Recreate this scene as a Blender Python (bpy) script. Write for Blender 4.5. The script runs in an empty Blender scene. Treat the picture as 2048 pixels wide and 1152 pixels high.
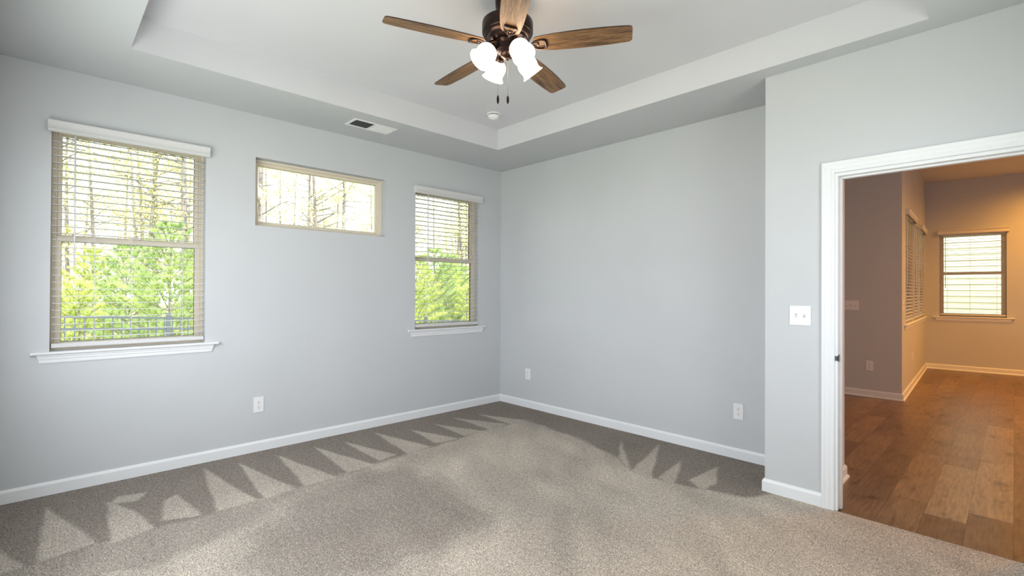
import bpy, bmesh, math, random
import numpy as np
from mathutils import Matrix, Vector

S = bpy.context.scene
COL = S.collection
PI = math.pi
rnd = random.Random(7)

# ------------------------------------------------------------------ camera
def make_camera():
    yaw, pitch, roll = 0.8027, 0.0058, 0.0048
    f = Vector((-math.sin(yaw) * math.cos(pitch), math.cos(yaw) * math.cos(pitch), math.sin(pitch)))
    r = Vector((math.cos(yaw), math.sin(yaw), 0)); u = r.cross(f)
    r2 = r * math.cos(roll) + u * math.sin(roll)
    u2 = -r * math.sin(roll) + u * math.cos(roll)
    cd = bpy.data.cameras.new('camera'); co = bpy.data.objects.new('camera', cd); COL.objects.link(co)
    m = Matrix((r2, u2, -f)).transposed().to_4x4(); m.translation = (4.2914, -3.956, 1.3156)
    co.matrix_world = m
    cd.sensor_width = 36; cd.lens = 36 * 972.69 / 2048; cd.clip_start = 0.02; cd.clip_end = 300
    S.camera = co
make_camera()

# ------------------------------------------------------------------ world, sun, daylight and added fill
S.view_settings.view_transform = 'Standard'
S.view_settings.look = 'None'
S.view_settings.gamma = 1
S.view_settings.use_curve_mapping = False
S.view_settings.exposure = 0.22
w = bpy.data.worlds.new('sky'); S.world = w; w.use_nodes = True
bg = w.node_tree.nodes['Background']
bg.inputs[0].default_value = (0.90, 0.95, 1.0, 1); bg.inputs[1].default_value = 2.9
S.cycles.max_bounces = 8; S.cycles.diffuse_bounces = 5; S.cycles.glossy_bounces = 3
S.cycles.transparent_max_bounces = 24; S.cycles.transmission_bounces = 4
S.cycles.sample_clamp_indirect = 6
S.cycles.caustics_reflective = False; S.cycles.caustics_refractive = False
try:
    S.cycles.use_denoising = True
except Exception: pass

def light(name, kind, loc, energy, color=(1, 1, 1), direction=None, **kw):
    d = bpy.data.lights.new(name, kind); d.energy = energy; d.color = color
    for k, v in kw.items(): setattr(d, k, v)
    o = bpy.data.objects.new(name, d); COL.objects.link(o); o.location = loc
    if direction is not None:
        o.rotation_euler = Vector(direction).to_track_quat('-Z', 'Y').to_euler()
    return o
light('sun', 'SUN', (10, -4, 12), 6.0, (1.0, 0.95, 0.84), (-0.75, -0.16, -0.70), angle=0.03)
COOL = (0.87, 0.93, 1.0)
# cool fill lamps added at invented openings behind and beside the camera
light('cool_fill_rear', 'AREA', (1.95, -4.16, 1.50), 46, COOL, (-0.06, 1, -0.09), shape='RECTANGLE', size=2.5, size_y=1.3)
light('cool_fill_side', 'AREA', (4.61, -1.7, 1.60), 14, COOL, (-1, 0, 0), shape='RECTANGLE', size=1.0, size_y=1.4)
# portals at the windows in view guide the sky light
def portal(loc, direction, sx, sy):
    o = light('window_portal', 'AREA', loc, 1, (1, 1, 1), direction, shape='RECTANGLE', size=sx, size_y=sy)
    o.data.cycles.is_portal = True
portal((-0.16, -3.49, 1.65), (1, 0, 0), 0.9, 1.5)
portal((-0.16, -2.13, 2.12), (1, 0, 0), 1.2, 0.6)
portal((-0.16, -0.765, 1.65), (1, 0, 0), 0.9, 1.5)
# warm recessed lamps of the next room, above and to the right of the doorway
WARM = (1.0, 0.42, 0.055)
light('recessed_lamp', 'SPOT', (4.95, 6.55, 3.20), 150, WARM, (0.0, 0.0, -1), spot_size=2.9, spot_blend=1.0, shadow_soft_size=0.07)
light('recessed_lamp', 'SPOT', (5.6, 4.4, 3.20), 380, WARM, (0, 0, -1), spot_size=3.0, spot_blend=1.0, shadow_soft_size=0.07)
light('recessed_lamp', 'SPOT', (5.2, 1.6, 3.20), 110, WARM, (-0.2, 0, -1), spot_size=3.0, spot_blend=1.0, shadow_soft_size=0.07)
light('cool_fill_great_room', 'AREA', (6.0, -0.36, 1.35), 36, (0.80, 0.88, 1.0), (-0.5, 1, -0.45), shape='RECTANGLE', size=2.0, size_y=1.8)  # cool fill added for the grey wall; no window is built here
light('daylight_patio_window', 'AREA', (7.9, 2.0, 1.6), 10, COOL, (-1, 0.1, 0), shape='RECTANGLE', size=2.2, size_y=1.9)

# ------------------------------------------------------------------ materials
def mat(name, color=(0.8, 0.8, 0.8), rough=0.5, metal=0.0, spec=None):
    m = bpy.data.materials.new(name); m.use_nodes = True
    b = m.node_tree.nodes['Principled BSDF']
    b.inputs['Base Color'].default_value = (*color, 1)
    b.inputs['Roughness'].default_value = rough
    b.inputs['Metallic'].default_value = metal
    if spec is not None: b.inputs['Specular IOR Level'].default_value = spec
    return m, m.node_tree, b
def node(nt, kind, **kw):
    n = nt.nodes.new(kind)
    for k, v in kw.items():
        if k in n.inputs.keys(): n.inputs[k].default_value = v
        else: setattr(n, k, v)
    return n
def coords(nt, kind='Object', scale=(1, 1, 1)):
    tc = node(nt, 'ShaderNodeTexCoord'); mp = node(nt, 'ShaderNodeMapping')
    mp.inputs['Scale'].default_value = scale
    nt.links.new(tc.outputs[kind], mp.inputs[0]); return mp.outputs[0]
def noise(nt, vec, scale, detail=3, rough=0.55):
    n = node(nt, 'ShaderNodeTexNoise'); n.inputs['Scale'].default_value = scale
    n.inputs['Detail'].default_value = detail; n.inputs['Roughness'].default_value = rough
    nt.links.new(vec, n.inputs['Vector']); return n.outputs['Fac']
def ramp(nt, fac, stops):
    r = node(nt, 'ShaderNodeValToRGB'); nt.links.new(fac, r.inputs[0])
    e = r.color_ramp.elements
    e[0].position, e[0].color = stops[0][0], (*stops[0][1], 1)
    e[1].position, e[1].color = stops[-1][0], (*stops[-1][1], 1)
    for p, c in stops[1:-1]:
        x = e.new(p); x.color = (*c, 1)
    return r.outputs[0]
def mix(nt, fac, a, b, blend='MIX'):
    m = node(nt, 'ShaderNodeMix', data_type='RGBA', blend_type=blend)
    for sock, v in ((m.inputs[0], fac), (m.inputs[6], a), (m.inputs[7], b)):
        if isinstance(v, (int, float)): sock.default_value = v
        elif isinstance(v, tuple): sock.default_value = (*v, 1)
        else: nt.links.new(v, sock)
    return m.outputs[2]
def bump(nt, b, height, strength, dist):
    bp = node(nt, 'ShaderNodeBump'); bp.inputs['Strength'].default_value = strength
    bp.inputs['Distance'].default_value = dist
    nt.links.new(height, bp.inputs['Height']); nt.links.new(bp.outputs[0], b.inputs['Normal'])

def paint(name, color, amp=0.02, rough=0.6, bs=0.08):
    m, nt, b = mat(name, color, rough, spec=0.3)
    v = coords(nt)
    n = noise(nt, v, 260, 2)
    c = ramp(nt, noise(nt, v, 1.3, 2), [(0.3, tuple(x * (1 - amp) for x in color)), (0.7, tuple(min(1, x * (1 + amp)) for x in color))])
    nt.links.new(c, b.inputs['Base Color'])
    return m
M = {}
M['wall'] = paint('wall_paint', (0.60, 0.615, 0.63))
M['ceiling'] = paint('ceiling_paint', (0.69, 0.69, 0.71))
M['soffit'] = paint('ceiling_paint_shaded', (0.57, 0.585, 0.595))  # ceiling paint darkened: the shade under the soffit is put into its colour
M['trim'] = paint('trim_paint', (0.84, 0.85, 0.86), 0.01, 0.32, 0.02)
M['almond'] = paint('almond_vinyl', (0.76, 0.68, 0.55), 0.01, 0.4, 0.02)
M['slat'] = paint('white_faux_wood', (0.69, 0.68, 0.675), 0.02, 0.4, 0.03)
M['plate'] = paint('white_plastic', (0.86, 0.85, 0.85), 0.01, 0.3, 0.0)
M['ivory'] = M['plate']
M['dark'] = mat('dark_slot', (0.03, 0.03, 0.03), 0.7)[0]
M['vinyl_dark'] = mat('dark_gasket', (0.05, 0.06, 0.07), 0.6)[0]
M['slot_grey'] = mat('slot_grey', (0.42, 0.42, 0.43), 0.5)[0]
M['grille'] = mat('duct_grey', (0.12, 0.13, 0.13), 0.6)[0]
M['chain'] = mat('chain_metal', (0.25, 0.22, 0.2), 0.35, 0.9)[0]
M['strike'] = mat('strike_metal', (0.10, 0.10, 0.11), 0.35, 0.9)[0]

def bronze_mat():
    m, nt, b = mat('oiled_bronze', (0.06, 0.035, 0.03), 0.32, 0.75)
    v = coords(nt); n = noise(nt, v, 22, 4)
    nt.links.new(ramp(nt, n, [(0.35, (0.016, 0.011, 0.012)), (0.75, (0.05, 0.022, 0.014))]), b.inputs['Base Color'])
    return m
M['bronze'] = bronze_mat()

def blade_mat():
    m, nt, b = mat('weathered_oak', (0.3, 0.18, 0.09), 0.5)
    v = coords(nt, 'Object', (1.0, 14, 14))
    n1 = noise(nt, v, 5, 6, 0.65)
    v2 = coords(nt, 'Object', (2.2, 30, 30)); n2 = noise(nt, v2, 9, 5, 0.7)
    c1 = ramp(nt, n1, [(0.32, (0.045, 0.024, 0.013)), (0.43, (0.15, 0.078, 0.033)), (0.58, (0.29, 0.155, 0.065)), (0.75, (0.37, 0.225, 0.11))])
    c2 = ramp(nt, n2, [(0.3, (0.45, 0.42, 0.40)), (0.6, (1, 1, 1))])
    nt.links.new(mix(nt, 0.75, c1, c2, 'MULTIPLY'), b.inputs['Base Color'])
    bump(nt, b, n2, 0.2, 0.001)
    return m
M['blade'] = blade_mat()
M['blade_edge'] = mat('blade_edge', (0.05, 0.03, 0.022), 0.5)[0]

def glow_mat():
    m, nt, b = mat('opal_glass', (0.95, 0.9, 0.8), 0.3)
    b.inputs['Emission Color'].default_value = (1.0, 0.80, 0.60, 1)
    b.inputs['Emission Strength'].default_value = 9.0
    return m
M['glow'] = glow_mat()

def glass_mat():
    m = bpy.data.materials.new('window_glass'); m.use_nodes = True; nt = m.node_tree; nt.nodes.clear()
    out = node(nt, 'ShaderNodeOutputMaterial'); t = node(nt, 'ShaderNodeBsdfTransparent'); g = node(nt, 'ShaderNodeBsdfGlossy')
    t.inputs[0].default_value = (0.97, 0.985, 0.98, 1); g.inputs['Roughness'].default_value = 0.0
    fr = node(nt, 'ShaderNodeFresnel'); fr.inputs[0].default_value = 1.45
    mx = node(nt, 'ShaderNodeMixShader')
    nt.links.new(fr.outputs[0], mx.inputs[0]); nt.links.new(t.outputs[0], mx.inputs[1]); nt.links.new(g.outputs[0], mx.inputs[2])
    nt.links.new(mx.outputs[0], out.inputs[0]); return m
M['glass'] = glass_mat()

def carpet_mat():
    m, nt, b = mat('carpet', (0.4, 0.36, 0.3), 1.0, spec=0.05)
    at = node(nt, 'ShaderNodeAttribute'); at.attribute_name = 'nap'
    v = coords(nt)
    vo = node(nt, 'ShaderNodeTexVoronoi'); vo.inputs['Scale'].default_value = 95; nt.links.new(v, vo.inputs['Vector'])
    n1 = noise(nt, v, 140, 3, 0.75); n2 = noise(nt, v, 38, 3, 0.6)
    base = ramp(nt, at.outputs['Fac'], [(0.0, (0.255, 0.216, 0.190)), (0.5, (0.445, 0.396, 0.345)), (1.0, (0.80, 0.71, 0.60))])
    sp = ramp(nt, n1, [(0.32, (0.30, 0.285, 0.28)), (0.5, (0.98, 0.97, 0.96)), (0.70, (1.75, 1.75, 1.75))])
    c = mix(nt, 1.0, base, sp, 'MULTIPLY')
    c = mix(nt, 0.6, c, ramp(nt, vo.outputs['Distance'], [(0.0, (1.15, 1.15, 1.15)), (0.8, (0.62, 0.62, 0.62))]), 'MULTIPLY')
    c = mix(nt, 0.7, c, ramp(nt, n2, [(0.3, (0.78, 0.78, 0.79)), (0.7, (1.18, 1.18, 1.17))]), 'MULTIPLY')
    nt.links.new(c, b.inputs['Base Color'])
    bump(nt, b, n1, 0.9, 0.006)
    return m
M['carpet'] = carpet_mat()

def plank_mat():
    m, nt, b = mat('laminate_oak', (0.25, 0.13, 0.06), 0.33)
    at = node(nt, 'ShaderNodeAttribute'); at.attribute_name = 'tone'
    tc = node(nt, 'ShaderNodeTexCoord'); ad = node(nt, 'ShaderNodeVectorMath', operation='ADD')
    cb = node(nt, 'ShaderNodeCombineXYZ'); mu = node(nt, 'ShaderNodeMath', operation='MULTIPLY'); mu.inputs[1].default_value = 37.0
    nt.links.new(at.outputs['Fac'], mu.inputs[0]); nt.links.new(mu.outputs[0], cb.inputs[2])
    nt.links.new(tc.outputs['Object'], ad.inputs[0]); nt.links.new(cb.outputs[0], ad.inputs[1])
    mp = node(nt, 'ShaderNodeMapping'); mp.inputs['Scale'].default_value = (1, 0.09, 1); nt.links.new(ad.outputs[0], mp.inputs[0])
    g = noise(nt, mp.outputs[0], 60, 6, 0.7)
    mp2 = node(nt, 'ShaderNodeMapping'); mp2.inputs['Scale'].default_value = (1, 0.45, 1); nt.links.new(ad.outputs[0], mp2.inputs[0])
    k = noise(nt, mp2.outputs[0], 7, 4, 0.6)
    base = ramp(nt, at.outputs['Fac'], [(0.0, (0.15, 0.086, 0.050)), (0.4, (0.195, 0.115, 0.063)), (0.75, (0.25, 0.158, 0.088)), (1.0, (0.37, 0.27, 0.16))])
    c = mix(nt, 1.0, base, ramp(nt, g, [(0.3, (0.60, 0.58, 0.57)), (0.7, (1.32, 1.30, 1.27))]), 'MULTIPLY')
    c = mix(nt, 1.0, c, ramp(nt, k, [(0.30, (0.40, 0.36, 0.34)), (0.42, (0.95, 0.95, 0.95)), (0.7, (1.15, 1.15, 1.12))]), 'MULTIPLY')
    nt.links.new(c, b.inputs['Base Color']); bump(nt, b, g, 0.08, 0.001)
    return m
M['plank'] = plank_mat()

def two_tone(name, c0, c1, scale, rough=0.8, stretch=(1, 1, 1), trans=0.0):
    m, nt, b = mat(name, c0, rough)
    n = noise(nt, coords(nt, 'Object', stretch), scale, 4)
    nt.links.new(ramp(nt, n, [(0.35, c0), (0.65, c1)]), b.inputs['Base Color'])
    if trans: 
        b.inputs['Subsurface Weight'].default_value = 0
    return m
M['bark'] = two_tone('pine_bark', (0.15, 0.13, 0.12), (0.32, 0.285, 0.265), 9, 0.9, (1, 1, 0.25))
M['needle'] = two_tone('pine_needles', (0.44, 0.54, 0.13), (0.72, 0.78, 0.27), 1.7)
M['needle2'] = two_tone('pine_needles_blue', (0.32, 0.46, 0.17), (0.60, 0.70, 0.28), 1.7)
M['leaf'] = two_tone('yellow_leaves', (0.55, 0.54, 0.22), (0.78, 0.72, 0.34), 1.2)
M['ground'] = two_tone('dry_grass', (0.40, 0.34, 0.18), (0.36, 0.42, 0.14), 2.5, 1.0)
M['fence'] = mat('fence_paint', (0.10, 0.12, 0.15), 0.4)[0]
M['siding'] = two_tone('cream_siding', (0.90, 0.88, 0.70), (0.93, 0.91, 0.75), 3)
M['straw'] = two_tone('straw_grass', (0.62, 0.50, 0.26), (0.50, 0.52, 0.18), 3)

# ------------------------------------------------------------------ mesh builder
class MB:
    def __init__(s): s.v = []; s.f = []; s.M = Matrix()
    def add(s, vs, fs):
        n = len(s.v); s.v += [tuple(s.M @ Vector(p)) for p in vs]; s.f += [tuple(n + i for i in f) for f in fs]
    def box(s, x0, x1, y0, y1, z0, z1):
        s.add([(x0, y0, z0), (x1, y0, z0), (x1, y1, z0), (x0, y1, z0), (x0, y0, z1), (x1, y0, z1), (x1, y1, z1), (x0, y1, z1)],
              [(0, 3, 2, 1), (4, 5, 6, 7), (0, 1, 5, 4), (1, 2, 6, 5), (2, 3, 7, 6), (3, 0, 4, 7)])
        return s
    def prism(s, prof, axis, a, b):
        """profile of 2D points swept along axis ('x': points are (y,z); 'y': (x,z); 'z': (x,y))"""
        def P(p, t):
            return {'x': (t, p[0], p[1]), 'y': (p[0], t, p[1]), 'z': (p[0], p[1], t)}[axis]
        n = len(prof); vs = [P(p, a) for p in prof] + [P(p, b) for p in prof]
        fs = [(i, (i + 1) % n, n + (i + 1) % n, n + i) for i in range(n)] + [tuple(range(n - 1, -1, -1)), tuple(range(n, 2 * n))]
        s.add(vs, fs); return s
    def mitred(s, prof, path):
        """sweep a closed (offset, depth) profile along given frames: path = list of functions point->xyz"""
        n = len(prof); vs = []
        for fn in path: vs += [fn(p) for p in prof]
        fs = []
        for k in range(len(path) - 1):
            for i in range(n):
                fs.append((k * n + i, k * n + (i + 1) % n, (k + 1) * n + (i + 1) % n, (k + 1) * n + i))
        fs += [tuple(range(n)), tuple(range((len(path) - 1) * n, len(path) * n))]
        s.add(vs, fs); return s
    def lathe(s, prof, n=32, M=None):
        """prof: (r, z)"""
        old = s.M
        if M is not None: s.M = s.M @ M
        vs = []; fs = []
        for r, z in prof:
            for i in range(n):
                a = 2 * PI * i / n; vs.append((r * math.cos(a), r * math.sin(a), z))
        for k in range(len(prof) - 1):
            for i in range(n):
                j = (i + 1) % n
                fs.append((k * n + i, k * n + j, (k + 1) * n + j, (k + 1) * n + i))
        if prof[0][0] > 1e-5: fs.append(tuple(range(n - 1, -1, -1)))
        if prof[-1][0] > 1e-5: fs.append(tuple(range((len(prof) - 1) * n, len(prof) * n)))
        s.add(vs, fs); s.M = old; return s
    def shell(s, prof, n=32, M=None):
        old = s.M
        if M is not None: s.M = s.M @ M
        vs = []; fs = []
        for r, z in prof:
            for i in range(n):
                a = 2 * PI * i / n; vs.append((r * math.cos(a), r * math.sin(a), z))
        for k in range(len(prof) - 1):
            for i in range(n):
                j = (i + 1) % n; fs.append((k * n + i, k * n + j, (k + 1) * n + j, (k + 1) * n + i))
        s.add(vs, fs); s.M = old; return s
    def tube(s, pts, r, n=8, closed=False):
        pts = [Vector(p) for p in pts]; N = len(pts)
        rs = r if isinstance(r, (list, tuple)) else [r] * N
        vs = []; up = None
        for i, p in enumerate(pts):
            if closed: d = pts[(i + 1) % N] - pts[i - 1]
            else: d = pts[min(i + 1, N - 1)] - pts[max(i - 1, 0)]
            d.normalize()
            if up is None:
                up = Vector((0, 0, 1)) if abs(d.z) < 0.9 else Vector((1, 0, 0))
            a = d.cross(up).normalized(); b = a.cross(d).normalized(); up = b
            for k in range(n):
                t = 2 * PI * k / n; vs.append(tuple(p + (a * math.cos(t) + b * math.sin(t)) * rs[i]))
        fs = []
        for i in range(N if closed else N - 1):
            j = (i + 1) % N
            for k in range(n):
                q = (k + 1) % n; fs.append((i * n + k, i * n + q, j * n + q, j * n + k))
        if not closed: fs += [tuple(range(n - 1, -1, -1)), tuple(range((N - 1) * n, N * n))]
        s.add(vs, fs); return s
    def build(s, name, m, parent=None, smooth=False, bevel=0.0, recalc=True, loc=None):
        me = bpy.data.meshes.new(name)
        vs = s.v
        if loc is not None: vs = [(a - loc[0], b - loc[1], c - loc[2]) for a, b, c in vs]
        me.from_pydata(vs, [], s.f); me.update()
        if recalc:
            bm = bmesh.new(); bm.from_mesh(me); bmesh.ops.recalc_face_normals(bm, faces=bm.faces); bm.to_mesh(me); bm.free()
        if m: me.materials.append(m)
        if smooth:
            me.polygons.foreach_set('use_smooth', [True] * len(me.polygons))
        o = bpy.data.objects.new(name, me); COL.objects.link(o)
        if loc is not None: o.location = loc
        if parent: o.parent = parent
        if bevel:
            b = o.modifiers.new('bevel', 'BEVEL'); b.width = bevel; b.segments = 2; b.limit_method = 'ANGLE'
        if smooth:
            try:
                e = o.modifiers.new('split', 'EDGE_SPLIT'); e.split_angle = math.radians(40)
            except Exception: pass
        return o

def empty(name, loc=(0, 0, 0), rz=0.0, label=None, cat=None, group=None, kind=None):
    o = bpy.data.objects.new(name, None); COL.objects.link(o); o.location = loc; o.rotation_euler = (0, 0, rz)
    o.empty_display_size = 0.05
    return tag(o, label, cat, group, kind)
def tag(o, label=None, cat=None, group=None, kind=None):
    if label: o['label'] = label
    if cat: o['category'] = cat
    if group: o['group'] = group
    if kind: o['kind'] = kind
    return o
def copy_tree(o, parent=None):
    c = o.copy(); COL.objects.link(c)
    if parent: c.parent = parent
    for ch in [x for x in bpy.data.objects if x.parent == o]: copy_tree(ch, c)
    return c
def place(o, origin, rot):
    o.location = origin; o.rotation_euler = (0, 0, rot); return o

# ------------------------------------------------------------------ room dimensions
H1, HT, H2 = 2.74, 2.945, 3.24          # soffit, tray and next-room ceiling heights
TX0, TX1, TY0, TY1 = 0.6555, 3.98, -3.589, -0.6513
L90 = math.radians(90)
XR, YR = 4.64, -4.24

def wall(name, origin, rot, x0, x1, z1, t, holes=(), m='wall', z0=0.0):
    """face at local y=0 looking towards -y, body behind it up to y=t"""
    xs = sorted({x0, x1, *[h[0] for h in holes], *[h[1] for h in holes]})
    zs = sorted({z0, z1, *[h[2] for h in holes], *[h[3] for h in holes]})
    b = MB()
    def hole(i, k):
        if i < 0 or k < 0 or i >= len(xs) - 1 or k >= len(zs) - 1: return True
        cx, cz = (xs[i] + xs[i + 1]) / 2, (zs[k] + zs[k + 1]) / 2
        return any(h[0] < cx < h[1] and h[2] < cz < h[3] for h in holes)
    for i in range(len(xs) - 1):
        for k in range(len(zs) - 1):
            if hole(i, k): continue
            a, c, d, e = xs[i], xs[i + 1], zs[k], zs[k + 1]
            b.add([(a, 0, d), (c, 0, d), (c, 0, e), (a, 0, e)], [(0, 1, 2, 3)])
            b.add([(a, t, d), (c, t, d), (c, t, e), (a, t, e)], [(3, 2, 1, 0)])
            if hole(i - 1, k): b.add([(a, 0, d), (a, 0, e), (a, t, e), (a, t, d)], [(0, 1, 2, 3)])
            if hole(i + 1, k): b.add([(c, 0, d), (c, t, d), (c, t, e), (c, 0, e)], [(0, 1, 2, 3)])
            if hole(i, k - 1): b.add([(a, 0, d), (a, t, d), (c, t, d), (c, 0, d)], [(0, 1, 2, 3)])
            if hole(i, k + 1): b.add([(a, 0, e), (c, 0, e), (c, t, e), (a, t, e)], [(0, 1, 2, 3)])
    o = b.build(name, M[m], recalc=False); place(o, origin, rot)
    me = o.data; bm = bmesh.new(); bm.from_mesh(me); bmesh.ops.remove_doubles(bm, verts=bm.verts, dist=1e-5)
    bmesh.ops.recalc_face_normals(bm, faces=bm.faces); bm.to_mesh(me); bm.free()
    return tag(o, kind='structure')

W1 = (-3.92, -3.062, 0.912, 2.385); W2 = (-2.715, -1.546, 1.838, 2.395); W3 = (-1.197, -0.337, 0.912, 2.385)
wall('wall_left', (0, 0, 0), L90, YR - 0.12, 0.185, 3.2, 0.15, [W1, W2, W3])
wall('wall_back', (0, 0, 0), 0, 0.0, 3.137, 3.2, 0.185)
# end block of the back wall whose face carries the doorway wall
DX0, DX1, DZ = 3.529, 4.378, 2.036       # rough opening
wall('wall_doorway', (0, -0.504, 0), 0, 3.137, 8.4, 3.24, 0.124, [(DX0, DX1, 0.0, DZ)])
bk = MB().box(3.137, 3.44, -0.38, 0.185, 0, 3.24).build('wall_return', M['wall']); tag(bk, kind='structure')
wall('wall_right', (XR, 0, 0), -L90, 0.504, 4.24, 3.2, 0.12, [(1.2, 2.2, 0.9, 2.3)])  # opening added to go with the side fill lamp
wall('wall_rear', (0, YR, 0), PI, -XR - 0.12, 0.0, 3.2, 0.12, [(-3.2, -0.7, 0.85, 2.15)])  # opening added to go with the rear fill lamp

# ceiling: soffit ring, tray risers and tray
def ceiling():
    b = MB()
    for (x0, x1, y0, y1) in ((0, TX0, YR, 0), (TX1, XR, YR, 0), (TX0, TX1, TY1, 0), (TX0, TX1, YR, TY0)):
        if x1 == XR: y1 = -0.38
        b.box(x0, x1, y0, y1, H1, HT + 0.05)
    b.box(TX0 - 0.3, TX1 + 0.3, TY0 - 0.3, TY1 + 0.3, HT, HT + 0.12)
    bm_o = b.build('ceiling', M['ceiling']); tag(bm_o, kind='structure')
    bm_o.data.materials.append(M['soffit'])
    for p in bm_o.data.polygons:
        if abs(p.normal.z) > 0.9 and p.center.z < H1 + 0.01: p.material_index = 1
ceiling()

# carpet with nap marks left by the vacuum cleaner
LIGHT = [[(0.338, -4.229), (1.042, -4.008), (1.043, -4.178)],
 [(0.224, -3.929), (1.037, -3.971), (0.983, -3.74)],
 [(0.381, -3.662), (1.05, -3.691), (0.991, -3.498), (0.649, -3.549)],
 [(0.604, -3.395), (0.55, -3.321), (0.998, -3.274), (0.918, -3.465)],
 [(0.117, -3.097), (1.01, -3.205), (0.998, -2.978)],
 [(0.183, -2.875), (1.01, -2.944), (0.986, -2.733)],
 [(0.19, -2.604), (0.98, -2.678), (0.977, -2.452)],
 [(0.191, -2.31), (0.951, -2.37), (0.93, -2.143)],
 [(0.236, -2.064), (0.885, -2.08), (0.846, -1.905)],
 [(0.154, -1.736), (0.88, -1.834), (0.868, -1.589)],
 [(0.314, -1.445), (0.83, -1.511), (0.85, -1.283)],
 [(0.311, -1.17), (0.83, -1.195), (0.829, -0.967)],
 [(0.235, -0.892), (0.833, -0.89), (0.802, -0.645)],
 [(0.304, -0.607), (0.848, -0.621), (0.819, -0.408)],
 [(0.34, -3.60), (0.45, -3.66), (0.50, -3.52), (0.38, -3.46)],
 [(1.849, -0.237), (2.334, -0.844), (2.116, -0.672)],
 [(2.15, -0.103), (2.326, -0.824), (2.526, -0.888)],
 [(2.478, -0.337), (2.531, -0.816), (2.69, -0.866)],
 [(2.73, -0.275), (2.701, -0.702), (2.852, -0.79), (2.864, -0.607)],
 [(1.032, -0.45), (1.284, -0.48), (1.762, -0.576), (1.899, -0.622), (1.526, -0.625)],
 [(1.62, -3.32), (1.35, -3.75), (1.55, -3.70)]]
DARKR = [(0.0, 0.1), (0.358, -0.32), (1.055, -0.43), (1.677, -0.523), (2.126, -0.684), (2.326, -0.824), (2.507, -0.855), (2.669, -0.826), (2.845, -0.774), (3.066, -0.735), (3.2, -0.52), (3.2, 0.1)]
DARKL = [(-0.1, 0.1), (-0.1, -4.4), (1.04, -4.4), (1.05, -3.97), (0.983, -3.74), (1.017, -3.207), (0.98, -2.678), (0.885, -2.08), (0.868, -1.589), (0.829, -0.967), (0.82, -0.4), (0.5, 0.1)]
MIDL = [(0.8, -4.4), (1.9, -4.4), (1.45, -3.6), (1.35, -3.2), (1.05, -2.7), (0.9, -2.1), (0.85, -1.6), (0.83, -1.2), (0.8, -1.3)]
PATCH = [(1.497, -3.161), (1.168, -2.901), (1.074, -2.616), (1.015, -2.143), (1.327, -1.957), (1.763, -2.059), (2.139, -2.068), (2.273, -2.342), (2.211, -2.551), (2.258, -2.828), (1.979, -3.226), (1.812, -3.31)]
def inside(X, Y, poly):
    r = np.zeros(X.shape, bool); n = len(poly)
    for i in range(n):
        x0, y0 = poly[i]; x1, y1 = poly[(i + 1) % n]
        if y0 == y1: continue
        c = ((y0 > Y) != (y1 > Y)) & (X < (x1 - x0) * (Y - y0) / (y1 - y0) + x0); r ^= c
    return r
def vnoise(X, Y, s, seed):
    g = np.random.RandomState(seed).rand(64, 64); x = X * s + 20; y = Y * s + 20
    xi = np.floor(x).astype(int); yi = np.floor(y).astype(int); fx = x - xi; fy = y - yi
    fx = fx * fx * (3 - 2 * fx); fy = fy * fy * (3 - 2 * fy)
    G = lambda a, b: g[a % 64, b % 64]
    return (G(xi, yi) * (1 - fx) + G(xi + 1, yi) * fx) * (1 - fy) + (G(xi, yi + 1) * (1 - fx) + G(xi + 1, yi + 1) * fx) * fy
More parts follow.
